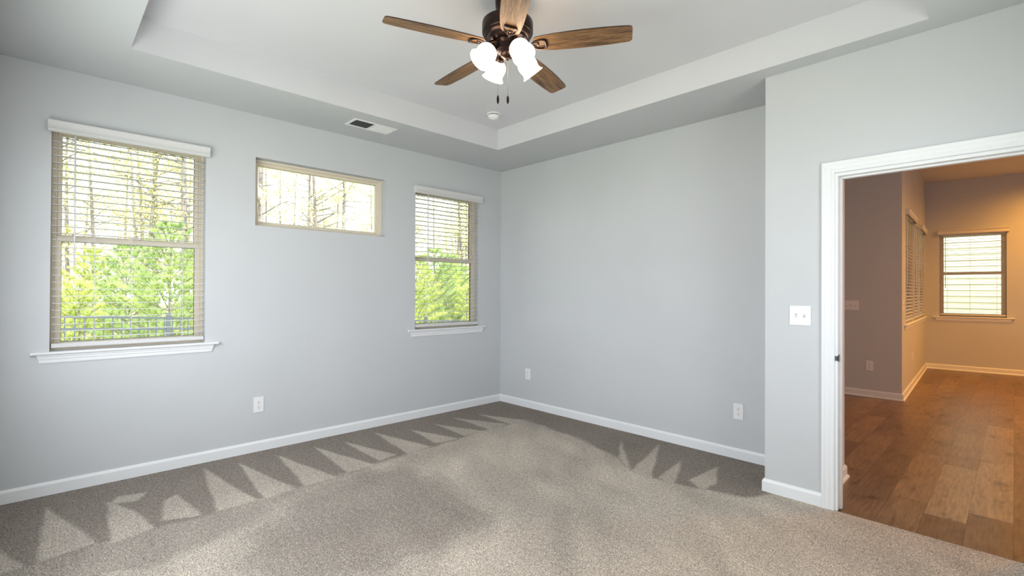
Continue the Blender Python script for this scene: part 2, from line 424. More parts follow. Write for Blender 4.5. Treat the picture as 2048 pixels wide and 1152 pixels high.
def carpet():
    st = 0.0115; nx = int(XR / st); ny = int(4.24 / st)
    xs = np.linspace(0, XR, nx + 1); ys = np.linspace(YR, 0, ny + 1)
    X, Y = np.meshgrid(xs, ys)
    Xw = X + 0.05 * (vnoise(X, Y, 9, 3) - 0.5) ; Yw = Y + 0.05 * (vnoise(X, Y, 9, 4) - 0.5)
    big = vnoise(X, Y * 0.6, 3.0, 1) * 0.5 + vnoise(X * 0.5 + Y * 0.5, Y, 6.5, 2) * 0.5
    v = 0.70 + 0.34 * (big - 0.5)
    streak = vnoise(X + 0.9 * Y, (Y - 0.9 * X) * 0.25, 7.0, 5)
    v = v + 0.14 * (streak - 0.5)
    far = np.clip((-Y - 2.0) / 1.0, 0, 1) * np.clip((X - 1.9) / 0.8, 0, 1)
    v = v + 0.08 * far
    def soft(poly, w):
        acc = np.zeros(X.shape)
        for dx, dy in ((-w, 0), (w, 0), (0, -w), (0, w), (0, 0), (-w, -w), (w, w)): acc += inside(Xw + dx, Yw + dy, poly)
        return acc / 7
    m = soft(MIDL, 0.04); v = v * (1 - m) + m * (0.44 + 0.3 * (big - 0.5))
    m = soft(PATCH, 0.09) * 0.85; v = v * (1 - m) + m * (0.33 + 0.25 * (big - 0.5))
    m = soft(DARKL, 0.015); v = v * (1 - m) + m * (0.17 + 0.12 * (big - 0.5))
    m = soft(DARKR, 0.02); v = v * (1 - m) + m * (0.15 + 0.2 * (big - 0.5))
    for k, p in enumerate(LIGHT):
        acc = np.zeros(X.shape); h = st / 2
        for dx in (-h, 0, h):
            for dy in (-h, 0, h): acc += inside(X + 0.25 * (Xw - X) + dx, Y + 0.25 * (Yw - Y) + dy, p)
        acc = np.clip(acc / 9, 0, 1); v = v * (1 - acc) + acc * (0.66 + 0.2 * (big - 0.5))
    v = np.clip(v, 0, 1)
    W_ = nx + 1
    idx = np.arange((nx + 1) * (ny + 1)).reshape(ny + 1, nx + 1)
    q = np.stack([idx[:-1, :-1], idx[:-1, 1:], idx[1:, 1:], idx[1:, :-1]], -1).reshape(-1, 4)
    cx = (X[:-1, :-1] + X[1:, 1:]).reshape(-1) / 2; cy = (Y[:-1, :-1] + Y[1:, 1:]).reshape(-1) / 2
    keep = ~((cx > 3.137) & (cy > -0.512)); q = q[keep]
    me = bpy.data.meshes.new('floor')
    Z = 0.002 * (vnoise(X, Y, 60, 9) - 0.5)
    me.from_pydata(np.stack([X, Y, Z], -1).reshape(-1, 3).tolist(), [], q.tolist()); me.update()
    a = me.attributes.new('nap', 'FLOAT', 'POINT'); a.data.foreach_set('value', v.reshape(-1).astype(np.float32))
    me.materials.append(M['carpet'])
    o = bpy.data.objects.new('floor', me); COL.objects.link(o); tag(o, kind='structure')
    sub = MB().box(-0.15, XR + 0.12, YR - 0.12, -0.512, -0.2, -0.006).box(-0.15, 3.2, -0.512, 0.185, -0.2, -0.006).build('floor_slab', M['grille']); tag(sub, kind='structure')
carpet()

# laminate floor of the next room: planks with their own tone
def planks():
    pw = 0.187; vs = []; fs = []; tones = []; r = random.Random(21)
    fixed = {}
    x = 3.7215 - 16 * pw; row = 0
    light_rows = {16 + 1: None}
    while x < 8.4:
        y = -0.508 - r.random() * 1.1
        kx = round((x - 3.7215) / pw)
        while y < 7.6:
            L = 1.22; y0, y1 = max(y, -0.508), min(y + L, 7.6)
            t = r.betavariate(2, 3.2)
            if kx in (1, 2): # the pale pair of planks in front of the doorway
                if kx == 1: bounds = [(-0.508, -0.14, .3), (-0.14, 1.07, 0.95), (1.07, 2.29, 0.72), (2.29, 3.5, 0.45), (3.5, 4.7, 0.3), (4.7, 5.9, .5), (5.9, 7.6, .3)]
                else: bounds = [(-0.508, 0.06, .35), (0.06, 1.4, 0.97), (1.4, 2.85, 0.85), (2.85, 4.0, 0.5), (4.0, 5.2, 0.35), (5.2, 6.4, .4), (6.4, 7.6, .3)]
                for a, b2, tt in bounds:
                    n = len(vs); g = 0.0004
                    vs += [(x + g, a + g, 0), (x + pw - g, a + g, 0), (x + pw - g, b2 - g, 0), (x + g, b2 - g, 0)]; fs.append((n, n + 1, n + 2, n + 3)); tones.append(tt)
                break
            if y1 > y0:
                n = len(vs); g = 0.0004
                vs += [(x + g, y0 + g, 0), (x + pw - g, y0 + g, 0), (x + pw - g, y1 - g, 0), (x + g, y1 - g, 0)]; fs.append((n, n + 1, n + 2, n + 3)); tones.append(t)
            y += L
        x += pw
    me = bpy.data.meshes.new('floor_laminate'); me.from_pydata(vs, [], fs); me.update()
    a = me.attributes.new('tone', 'FLOAT', 'FACE'); a.data.foreach_set('value', tones)
    me.materials.append(M['plank'])
    o = bpy.data.objects.new('floor_laminate', me); COL.objects.link(o); o.location.z = -0.006; tag(o, kind='structure')
    MBs = MB().box(0.6, 8.5, 0.0, 7.75, -0.2, -0.009).box(3.2, 8.5, -0.512, 0.0, -0.2, -0.009)
    tag(MBs.build('floor_subfloor', M['dark']), kind='structure')
planks()

# ------------------------------------------------------------------ baseboards
BPROF = [(0, 0), (-0.014, 0), (-0.014, 0.066), (-0.011, 0.074), (-0.006, 0.083), (0, 0.083)]
def baseboard(name, origin, rot, x0, x1, c0=0.0, c1=0.0, shoe=False):
    """x0/x1 wall run, c0/c1 = +1 mitred outward, -1 mitred inward, 0 square"""
    def sweep(prof):
        b = MB(); n = len(prof)
        a = [(x0 + c0 * p[0], p[0], p[1]) for p in prof]; e = [(x1 - c1 * p[0], p[0], p[1]) for p in prof]
        b.add(a + e, [(i, (i + 1) % n, n + (i + 1) % n, n + i) for i in range(n)] + [tuple(range(n)), tuple(range(n, 2 * n))])
        return b
    o = sweep(BPROF).build(name, M['trim']); place(o, origin, rot); tag(o, kind='structure')
    if shoe:
        s = [(-0.0141, -0.005)] + [(-0.0141 - 0.013 * math.cos(t), -0.005 + 0.019 * math.sin(t)) for t in [0, .4, .8, 1.2, PI / 2]]
        sweep(s).build('shoe_moulding', M['trim'], o)
    return o
baseboard('baseboard_left', (0, 0, 0), L90, YR, 0.0, -1, -1)
baseboard('baseboard_back', (0, 0, 0), 0, 0.0, 3.137, -1, 0)
baseboard('baseboard_column', (0, -0.504, 0), 0, 3.137, 3.4645, 1, 0)
baseboard('baseboard_return', (3.137, 0, 0), -L90, 0.0, 0.504, 0, 1)
baseboard('baseboard_hall', (3.44, 0, 0), L90, -0.363, 0.185, 0, 1, True)
baseboard('baseboard_hall_end', (0, 0.185, 0), PI, -3.44, -1.2, 1, 0, True)

# ------------------------------------------------------------------ doorway: casing, jamb, stop
def doorway():
    root = empty('door_1', (DX0, -0.504, 0), 0, kind='structure')
    off = (DX0, -0.504, 0)
    # colonial casing: (offset outwards from the inner edge, projection)
    prof = [(0.0, 0.0), (0.0, -0.008), (0.003, -0.011), (0.012, -0.012), (0.016, -0.010), (0.020, -0.010), (0.024, -0.0135), (0.034, -0.0145), (0.040, -0.0135), (0.043, -0.016), (0.052, -0.019), (0.058, -0.019), (0.0605, -0.016), (0.0605, 0.0)]
    prof = [(p[0] * 1.12, p[1]) for p in prof]
    xl, xr, zt = DX0 + 0.003, DX1 - 0.003, DZ + 0.003
    for side in (0, 1):
        yy = -0.504 if side == 0 else -0.380; sg = 1 if side == 0 else -1
        frames = [lambda p: (xl - p[0], yy + sg * p[1], 0.0), lambda p: (xl - p[0], yy + sg * p[1], zt + p[0]),
                  lambda p: (xr + p[0], yy + sg * p[1], zt + p[0]), lambda p: (xr + p[0], yy + sg * p[1], 0.0)]
        b = MB(); b.mitred(prof, frames)
        o = b.build('door_casing', M['trim'], None, loc=off); o.parent = root; o.location = (0, 0, 0)
    j = MB()
    j.box(DX0, DX0 + 0.018, -0.504, -0.38, 0, DZ).box(DX1 - 0.018, DX1, -0.504, -0.38, 0, DZ).box(DX0 + 0.018, DX1 - 0.018, -0.504, -0.38, DZ - 0.018, DZ)
    o = j.build('door_jamb', M['trim'], None, loc=off, bevel=0.0015); o.parent = root; o.location = (0, 0, 0)
    s = MB(); a0, a1 = -0.462, -0.427
    s.box(DX0 + 0.018, DX0 + 0.029, a0, a1, 0, DZ - 0.018).box(DX1 - 0.029, DX1 - 0.018, a0, a1, 0, DZ - 0.018).box(DX0 + 0.029, DX1 - 0.029, a0, a1, DZ - 0.029, DZ - 0.018)
    o = s.build('door_stop', M['trim'], None, loc=off, bevel=0.002); o.parent = root; o.location = (0, 0, 0)
    k = MB(); k.box(DX0 + 0.0175, DX0 + 0.0195, -0.503, -0.466, 0.896, 0.938)
    k.prism([(DX0 + 0.018, -0.504), (DX0 + 0.013, -0.5085), (DX0 + 0.006, -0.508), (DX0 + 0.004, -0.5045), (DX0 + 0.008, -0.506), (DX0 + 0.014, -0.5045)], 'z', 0.903, 0.931)
    o = k.build('strike_plate', M['strike'], None, loc=off); o.parent = root; o.location = (0, 0, 0)
    o['label'] = 'dark metal strike plate lip'
doorway()

# ------------------------------------------------------------------ windows
def ring(b, x0, x1, z0, z1, w, y0, y1):
    b.box(x0, x0 + w, y0, y1, z0, z1).box(x1 - w, x1, y0, y1, z0, z1)
    b.box(x0 + w, x1 - w, y0, y1, z1 - w, z1).box(x0 + w, x1 - w, y0, y1, z0, z0 + w)
def window(n, origin, rot, h, hung=True, stool=True, horns=0.09, frame_m='almond', stool_run=None):
    x0, x1, z0, z1 = h
    root = empty(f'window_{n}', origin, rot, kind='structure')
    ya, yb = 0.076, 0.149
    f = MB(); ring(f, x0, x1, z0, z1, 0.020, ya, yb); ring(f, x0 + 0.02, x1 - 0.02, z0 + 0.02, z1 - 0.02, 0.009, ya + 0.012, yb)
    f.build('window_frame', M[frame_m], root, bevel=0.0015)
    if hung:
        zm0, zm1 = 1.622, 1.678
        for nm, a, c, yy in (('upper_sash', zm0 + 0.016, z1 - 0.026, ya + 0.040), ('lower_sash', z0 + 0.026, zm1 - 0.014, ya + 0.016)):
            s = MB(); ring(s, x0 + 0.026, x1 - 0.026, a, c, 0.028, yy, yy + 0.026)
            s.box(x0 + 0.03, x1 - 0.03, yy - 0.003, yy + 0.02, (a if nm[0] == 'u' else c - 0.036), (a + 0.036 if nm[0] == 'u' else c))
            so = s.build(nm, M[frame_m], root, bevel=0.002)
            g = MB(); g.box(x0 + 0.05, x1 - 0.05, yy + 0.012, yy + 0.016, a + 0.024, c - 0.024); g.build('pane', M['glass'], so)
            k = MB(); ring(k, x0 + 0.053, x1 - 0.053, a + 0.027, c - 0.035, 0.0025, yy + 0.004, yy + 0.022); k.build('gasket', M['vinyl_dark'], so)
        lk = MB(); xm = (x0 + x1) / 2
        lk.box(xm - 0.03, xm + 0.03, ya + 0.016, ya + 0.036, zm1 - 0.016, zm1 - 0.004).box(xm - 0.006, xm + 0.03, ya + 0.006, ya + 0.02, zm1 - 0.012, zm1)
        lk.build('sash_lock', M[frame_m], root)
    else:
        s = MB(); ring(s, x0 + 0.027, x1 - 0.027, z0 + 0.027, z1 - 0.027, 0.019, ya + 0.018, yb - 0.01)
        so = s.build('sash', M[frame_m], root, bevel=0.002)
        MB().box(x0 + 0.04, x1 - 0.04, ya + 0.035, ya + 0.039, z0 + 0.04, z1 - 0.04).build('pane', M['glass'], so)
    if stool:
        a, c = stool_run or (x0 - horns, x1 + horns)
        p = [(0.076, z0 - 0.019), (0.076, z0), (-0.024, z0), (-0.030, z0 - 0.003), (-0.033, z0 - 0.0095), (-0.030, z0 - 0.016), (-0.024, z0 - 0.019)]
        s = MB(); s.prism([(0.0765, z0 - 0.019), (0.0765, z0 + 0.0005), (0.0, z0 + 0.0005), (0.0, z0 - 0.019)], 'x', x0 + 0.0005, x1 - 0.0005)
        s.prism([(q[0] if q[0] < 0 else -0.0002, q[1]) for q in p], 'x', a, c)
        s.build('window_sill', M['trim'], root, bevel=0.0015)
        ap = [(0.0, z0 - 0.0195), (-0.018, z0 - 0.0195), (-0.017, z0 - 0.030), (-0.0135, z0 - 0.034), (-0.0135, z0 - 0.044), (-0.010, z0 - 0.050), (-0.009, z0 - 0.068), (-0.006, z0 - 0.074), (0.0, z0 - 0.074)]
        b = MB(); n_ = len(ap); i0, i1 = a + 0.030, c - 0.030
        def cut(p): return (z0 - 0.0195 - p[1]) * 0.28
        b.add([(i0 + cut(p), p[0], p[1]) for p in ap] + [(i1 - cut(p), p[0], p[1]) for p in ap],
              [(i, (i + 1) % n_, n_ + (i + 1) % n_, n_ + i) for i in range(n_)] + [tuple(range(n_)), tuple(range(n_, 2 * n_))])
        b.build('sill_apron', M['trim'], root)
    return root
window(1, (0, 0, 0), L90, W1); window(2, (0, 0, 0), L90, W2, hung=False, stool=False); window(3, (0, 0, 0), L90, W3, horns=0.084)

def blind(origin, rot, h, label, group=None, valance=True, wand=True, tilt=0.0, vx=0.018, ladders=(0.12, 0.5, 0.88), name='window_blind', wand_len=0.9, wand_at=None, vproj=0.044, n_from=None):
    x0, x1, z0, z1 = h
    root = empty(name, (0, 0, 0), 0, label, 'blind', group)
    M0 = Matrix.Translation(origin) @ Matrix.Rotation(rot, 4, 'Z')
    base = M0 @ Vector(((x0 + x1) / 2, 0.03, z0)); root.location = base; root.rotation_euler = (0, 0, rot)
    T = Matrix.Translation((-(x0 + x1) / 2, -0.03, -z0))
    def nb():
        b = MB(); b.M = T; return b
    a, c = x0 + 0.008, x1 - 0.008
    hr = nb(); hr.box(a, c, 0.004, 0.054, z1 - 0.045, z1 - 0.002); hr.build('headrail', M['slat'], root, bevel=0.002)
    if valance:
        v0, v1, zb, zt = x0 - vx, x1 + vx, 2.318, 2.393
        p = [(0.0, zt), (-vproj, zt), (-vproj - 0.002, zt - 0.006), (-vproj + 0.001, zt - 0.014), (-vproj + 0.006, zt - 0.022), (-vproj + 0.008, zt - 0.034), (-vproj + 0.006, zt - 0.050), (-vproj + 0.003, zt - 0.056), (-vproj + 0.004, zt - 0.062), (-vproj + 0.002, zb + 0.003), (-vproj + 0.006, zb), (-vproj + 0.018, zb), (-vproj + 0.018, zt - 0.012), (0.0, zt - 0.012)]
        v = nb(); v.prism(p, 'x', v0 + 0.006, v1 - 0.006)
        side = [(0.0, zt), (-vproj, zt), (-vproj - 0.002, zt - 0.006), (-vproj + 0.001, zt - 0.014), (-vproj + 0.006, zt - 0.022), (-vproj + 0.008, zt - 0.034), (-vproj + 0.006, zt - 0.050), (-vproj + 0.003, zt - 0.056), (-vproj + 0.004, zt - 0.062), (-vproj + 0.002, zb + 0.003), (-vproj + 0.006, zb), (0.0, zb)]
        v.prism(side, 'x', v0, v0 + 0.006); v.prism(side, 'x', v1 - 0.006, v1)
        v.build('valance', M['slat'], root)
    sp = 0.0455; zlast = z0 + 0.082; zfirst = z1 - 0.075; ns = int((zfirst - zlast) / sp) + 1
    s = nb(); yc, hw, th = 0.029, 0.0248, 0.0028
    for k in range(ns):
        z = zlast + k * sp; dz = math.tan(tilt) * hw
        prof = [(yc - hw, z - dz - th / 2), (yc, z - th / 2 + 0.0012), (yc + hw, z + dz - th / 2), (yc + hw, z + dz + th / 2), (yc, z + th / 2 + 0.0012), (yc - hw, z - dz + th / 2)]
        s.prism(prof, 'x', a, c)
    s.build('slats', M['slat'], root)
    br = nb(); br.prism([(yc - 0.026, z0 + 0.022), (yc - 0.028, z0 + 0.028), (yc - 0.028, z0 + 0.044), (yc - 0.024, z0 + 0.049), (yc + 0.024, z0 + 0.049), (yc + 0.028, z0 + 0.044), (yc + 0.028, z0 + 0.028), (yc + 0.026, z0 + 0.022)], 'x', a, c)
    bo = br.build('bottom_rail', M['slat'], root)
    W = x1 - x0
    for q in ladders:
        x = x0 + q * W; l = nb()
        for yy in (yc - hw - 0.001, yc + hw + 0.001): l.tube([(x, yy, z0 + 0.05), (x, yy, z1 - 0.05)], 0.0009, 5)
        l.tube([(x + 0.004, yc - 0.027, z0 + 0.05), (x + 0.004, yc - 0.027, z1 - 0.05)], 0.0009, 5)
        l.build('ladder_cord', M['slat'], root)
    if wand:
        x = wand_at if wand_at is not None else x0 + 0.11
        l = nb(); zt = z1 - 0.06; yy = yc - 0.038
        l.tube([(x, yy + 0.015, zt + 0.02), (x, yy, zt), (x, yy, zt - wand_len), (x, yy, zt - wand_len - 0.004)], [0.002, 0.0048, 0.0048, 0.003], 8)
        l.build('tilt_wand', M['slat'], root, smooth=True)
    return root
blind((0, 0, 0), L90, W1, 'large white slatted blind on the leftmost bedroom window, wand hanging at its left', ladders=(0.25, 0.48, 0.83), wand_at=-3.806, wand_len=0.86)
blind((0, 0, 0), L90, W3, 'white slatted blind on the bedroom window nearest the room corner, beside the small high window', ladders=(0.17, 0.52, 0.88), wand_at=-1.046, wand_len=0.74)

# ------------------------------------------------------------------ next room
A, B, D = (3.329, 3.586), (3.192, 7.224), (4.385, 7.328)
angS = math.atan2(B[1] - A[1], B[0] - A[0]); LS = math.hypot(B[0] - A[0], B[1] - A[1])
angF = math.atan2(D[1] - B[1], D[0] - B[0])
wall('wall_grey', (0, 3.586, 0), 0, 0.9, 3.329 - 0.0, H2 + 0.1, 0.12)
SW = [(0.42, 1.56, 0.912, 2.385), (1.60, 2.42, 0.912, 2.385), (2.46, 3.44, 0.912, 2.385)]
wall('wall_side', (A[0], A[1], 0), angS, 0.012, LS + 0.1, H2 + 0.1, 0.15, SW)
WF = (0.185, 1.005, 0.912, 2.34)
wall('wall_far', (B[0], B[1], 0), angF, -0.15, 5.4, H2 + 0.1, 0.15, [WF])
wall('wall_hall_end', (0.95, 0, 0), L90, 0.19, 3.58, H2 + 0.1, 0.12)
wall('wall_hall_south', (0, 0.186, 0), PI, -3.13, -0.96, H2 + 0.1, 0.06)
wall('wall_great_right', (8.4, 0, 0), -L90, -7.9, 0.6, H2 + 0.1, 0.12)
c2 = MB().box(0.9, 8.52, -0.38, 7.95, H2, H2 + 0.15).build('ceiling_next_room', M['ceiling']); tag(c2, kind='structure')
rf = MB().box(-0.4, 8.7, -4.6, 8.2, 3.42, 3.5).build('ceiling_roof', M['ceiling']); tag(rf, kind='structure')
baseboard('baseboard_grey', (0, 3.586, 0), 0, 0.95, 3.329, -1, 1, True)
baseboard('baseboard_side', (A[0], A[1], 0), angS, 0.0, LS, 1, -1, True)
baseboard('baseboard_far', (B[0], B[1], 0), angF, 0.0, 5.3, -1, 0, True)
window(4, (B[0], B[1], 0), angF, WF, horns=0.09)
window(5, (A[0], A[1], 0), angS, SW[0], stool_run=(0.24, 3.56))
window(6, (A[0], A[1], 0), angS, SW[1], stool_run=(0, 0), stool=False)
window(7, (A[0], A[1], 0), angS, SW[2], stool=False)
blind((B[0], B[1], 0), angF, WF, 'white slatted blind on the far wall of the next room, seen through the doorway', ladders=(0.12, 0.47, 0.86), wand_at=WF[0] + 0.075, wand_len=0.88, valance=True, vx=0.03)
blind((A[0], A[1], 0), angS, SW[0], 'nearest of the three blinds on the side wall of the next room', vx=0.03, tilt=0.25, wand_len=0.9)
blind((A[0], A[1], 0), angS, SW[1], 'middle of the three blinds on the side wall of the next room', valance=False, tilt=0.25, wand_len=0.9)
blind((A[0], A[1], 0), angS, SW[2], 'farthest of the three blinds on the side wall, beside the far corner', vx=0.03, tilt=0.25, wand_len=0.9)

# ------------------------------------------------------------------ outlets and switches
def plate(b, w, h, t=0.006):
    b.prism([(-w / 2 + .003, -h / 2), (w / 2 - .003, -h / 2), (w / 2, -h / 2 + .003), (w / 2, h / 2 - .003), (w / 2 - .003, h / 2), (-w / 2 + .003, h / 2), (-w / 2, h / 2 - .003), (-w / 2, -h / 2 + .003)], 'y', -t, 0.0)
def make_outlet(w=0.076, h=0.124):
    root = empty('wall_outlet')
    b = MB(); plate(b, w, h); b.build('cover_plate', M['plate'], root, bevel=0.0012)
    for s in (1, -1):
        r = MB(); zc = s * 0.0205
        r.prism([(0.0165 * math.cos(t), zc + max(-0.0125, min(0.0125, 0.0165 * math.sin(t)))) for t in [2 * PI * i / 20 for i in range(20)]], 'y', -0.0085, -0.0055)
        ro = r.build('receptacle', M['plate'], root)
        q = MB(); q.box(-0.0075, -0.0052, -0.0092, -0.0080, zc + 0.0005, zc + 0.0090).box(0.0050, 0.0070, -0.0092, -0.0080, zc + 0.0015, zc + 0.0080)
        q.lathe([(0.0001, 0), (0.0032, 0), (0.0032, 0.0012), (0.0001, 0.0012)], 12, Matrix.Translation((0, -0.0080, zc - 0.0072)) @ Matrix.Rotation(PI / 2, 4, 'X'))
        q.build('socket_slots', M['dark'], ro)
    sc = MB(); sc.lathe([(0.0001, 0), (0.003, 0), (0.0022, 0.0014), (0.0001, 0.0016)], 12, Matrix.Translation((0, -0.006, 0)) @ Matrix.Rotation(PI / 2, 4, 'X'))
    sc.build('screw', M['plate'], root, smooth=True)
    return root
out0 = make_outlet()
G_OUT = None
outs = [((0.0, -2.679, 0.378), L90, 'white wall outlet low on the window wall, under the small high window'),
        ((0.464, 0.0, 0.377), 0, 'small white wall outlet on the back wall right of the room corner'),
        ((2.774, 0.0, 0.373), 0, 'white wall outlet on the back wall near the column of the doorway wall'),
        ((3.006, 3.586, 0.390), 0, 'white wall outlet on the grey wall seen through the doorway'),
        ((A[0] + math.cos(angS) * 1.318, A[1] + math.sin(angS) * 1.318, 0.417), angS, 'white wall outlet under the blinds on the warm-lit side wall of the next room')]
for i, (p, r, lb) in enumerate(outs):
    o = out0 if i == 0 else copy_tree(out0)
    place(o, p, r); tag(o, lb, 'outlet')
def make_switch(label, loc, rot, ups, cat='light switch'):
    g = len(ups); w = 0.074 + 0.0462 * (g - 1)
    root = empty('light_switch', loc, rot, label, cat)
    b = MB(); plate(b, w, 0.122); b.build('cover_plate', M['plate'], root, bevel=0.0012)
    for i, up in enumerate(ups):
        x = (i - (g - 1) / 2) * 0.046
        c = MB(); c.box(x - 0.0052, x + 0.0052, -0.0068, -0.0058, -0.012, 0.012); co = c.build('toggle_slot', M['slot_grey'], root)
        t = MB(); s = 1 if up else -1
        t.add([(x - 0.0042, -0.006, s * -0.004), (x + 0.0042, -0.006, s * -0.004), (x + 0.0042, -0.006, s * 0.008), (x - 0.0042, -0.006, s * 0.008),
               (x - 0.0036, -0.016, s * 0.006), (x + 0.0036, -0.016, s * 0.006), (x + 0.0036, -0.0145, s * 0.013), (x - 0.0036, -0.0145, s * 0.013)],
              [(0, 3, 2, 1), (4, 5, 6, 7), (0, 1, 5, 4), (1, 2, 6, 5), (2, 3, 7, 6), (3, 0, 4, 7)])
        t.build('toggle', M['plate'], root, bevel=0.0008)
        for z in (0.030, -0.030):
            sc = MB(); sc.lathe([(0.0001, 0), (0.0026, 0), (0.002, 0.0013), (0.0001, 0.0015)], 10, Matrix.Translation((x, -0.006, z)) @ Matrix.Rotation(PI / 2, 4, 'X'))
            sc.build('screw', M['plate'], root, smooth=True)
    return root
make_switch('white double light switch plate beside the doorway casing', (3.3455, -0.504, 1.168), 0, (False, True))
make_switch('white triple light switch plate on the grey wall seen through the doorway', (2.810, 3.586, 1.150), 0, (True, False, True))
make_switch('white light switch seen edge-on at the near end of the warm side wall', (A[0] + math.cos(angS) * 0.14, A[1] + math.sin(angS) * 0.14, 1.168), angS, (True,))

# ------------------------------------------------------------------ ceiling register and smoke detector
def register():
    x0, x1, y0, y1 = 0.303, 0.500, -2.106, -1.706
    cx, cy = (x0 + x1) / 2, (y0 + y1) / 2
    root = empty('ceiling_vent', (cx, cy, H1), 0, 'white rectangular air vent in the lowered ceiling border above the window wall', 'vent')
    X, Y = (x1 - x0) / 2, (y1 - y0) / 2
    f = MB(); i = 0.026
    for (a, b_, c, d) in ((-X, X, -Y, -Y + i), (-X, X, Y - i, Y), (-X, -X + i, -Y + i, Y - i), (X - i, X, -Y + i, Y - i), (-X + i, X - i, -0.010, 0.010)):
        f.box(a, b_, c, d, -0.006, 0.0)
    f.build('frame', M['plate'], root, bevel=0.003)
    bk = MB().box(-X + i, X - i, -Y + i, -0.010, -0.0012, -0.0002).build('duct_opening', M['grille'], root)
    g = MB(); n = 15
    for k in range(n):
        y = -Y + i + (Y - i - 0.010) * (k + 0.5) / n
        g.M = Matrix.Translation((0, y, -0.0036)) @ Matrix.Rotation(0.9, 4, 'X'); g.box(-X + i, X - i, -0.0028, 0.0028, -0.0004, 0.0004)
    g.build('louvres', M['grille'], root)
    g = MB(); n = 14
    for k in range(n):
        y = 0.010 + (Y - i - 0.010) * (k + 0.5) / n
        g.M = Matrix.Translation((0, y, -0.0035)) @ Matrix.Rotation(-0.5, 4, 'X'); g.box(-X + i, X - i, -0.0062, 0.0062, -0.0004, 0.0004)
    g.build('closed_louvres', M['plate'], root)
    g = MB(); g.box(-0.01, 0.01, Y - 0.016, Y - 0.008, -0.012, -0.006); g.build('lever', M['plate'], root)
register()
sd = empty('smoke_detector', (0.948, -0.972, HT), 0, 'small round white smoke detector on the raised ceiling near the room corner', 'smoke detector')
MB().lathe([(0.0001, 0), (0.063, 0), (0.063, -0.006), (0.060, -0.009), (0.0001, -0.009)], 40).build('mounting_base', M['plate'], sd, smooth=True)
MB().lathe([(0.048, -0.009), (0.048, -0.0165), (0.0001, -0.0165)], 40).build('vent_gap', M['grille'], sd)
MB().lathe([(0.0001, -0.0165), (0.053, -0.0165), (0.053, -0.026), (0.048, -0.036), (0.034, -0.044), (0.018, -0.048), (0.014, -0.052), (0.0001, -0.052)], 40).build('dome_cover', M['plate'], sd, smooth=True)

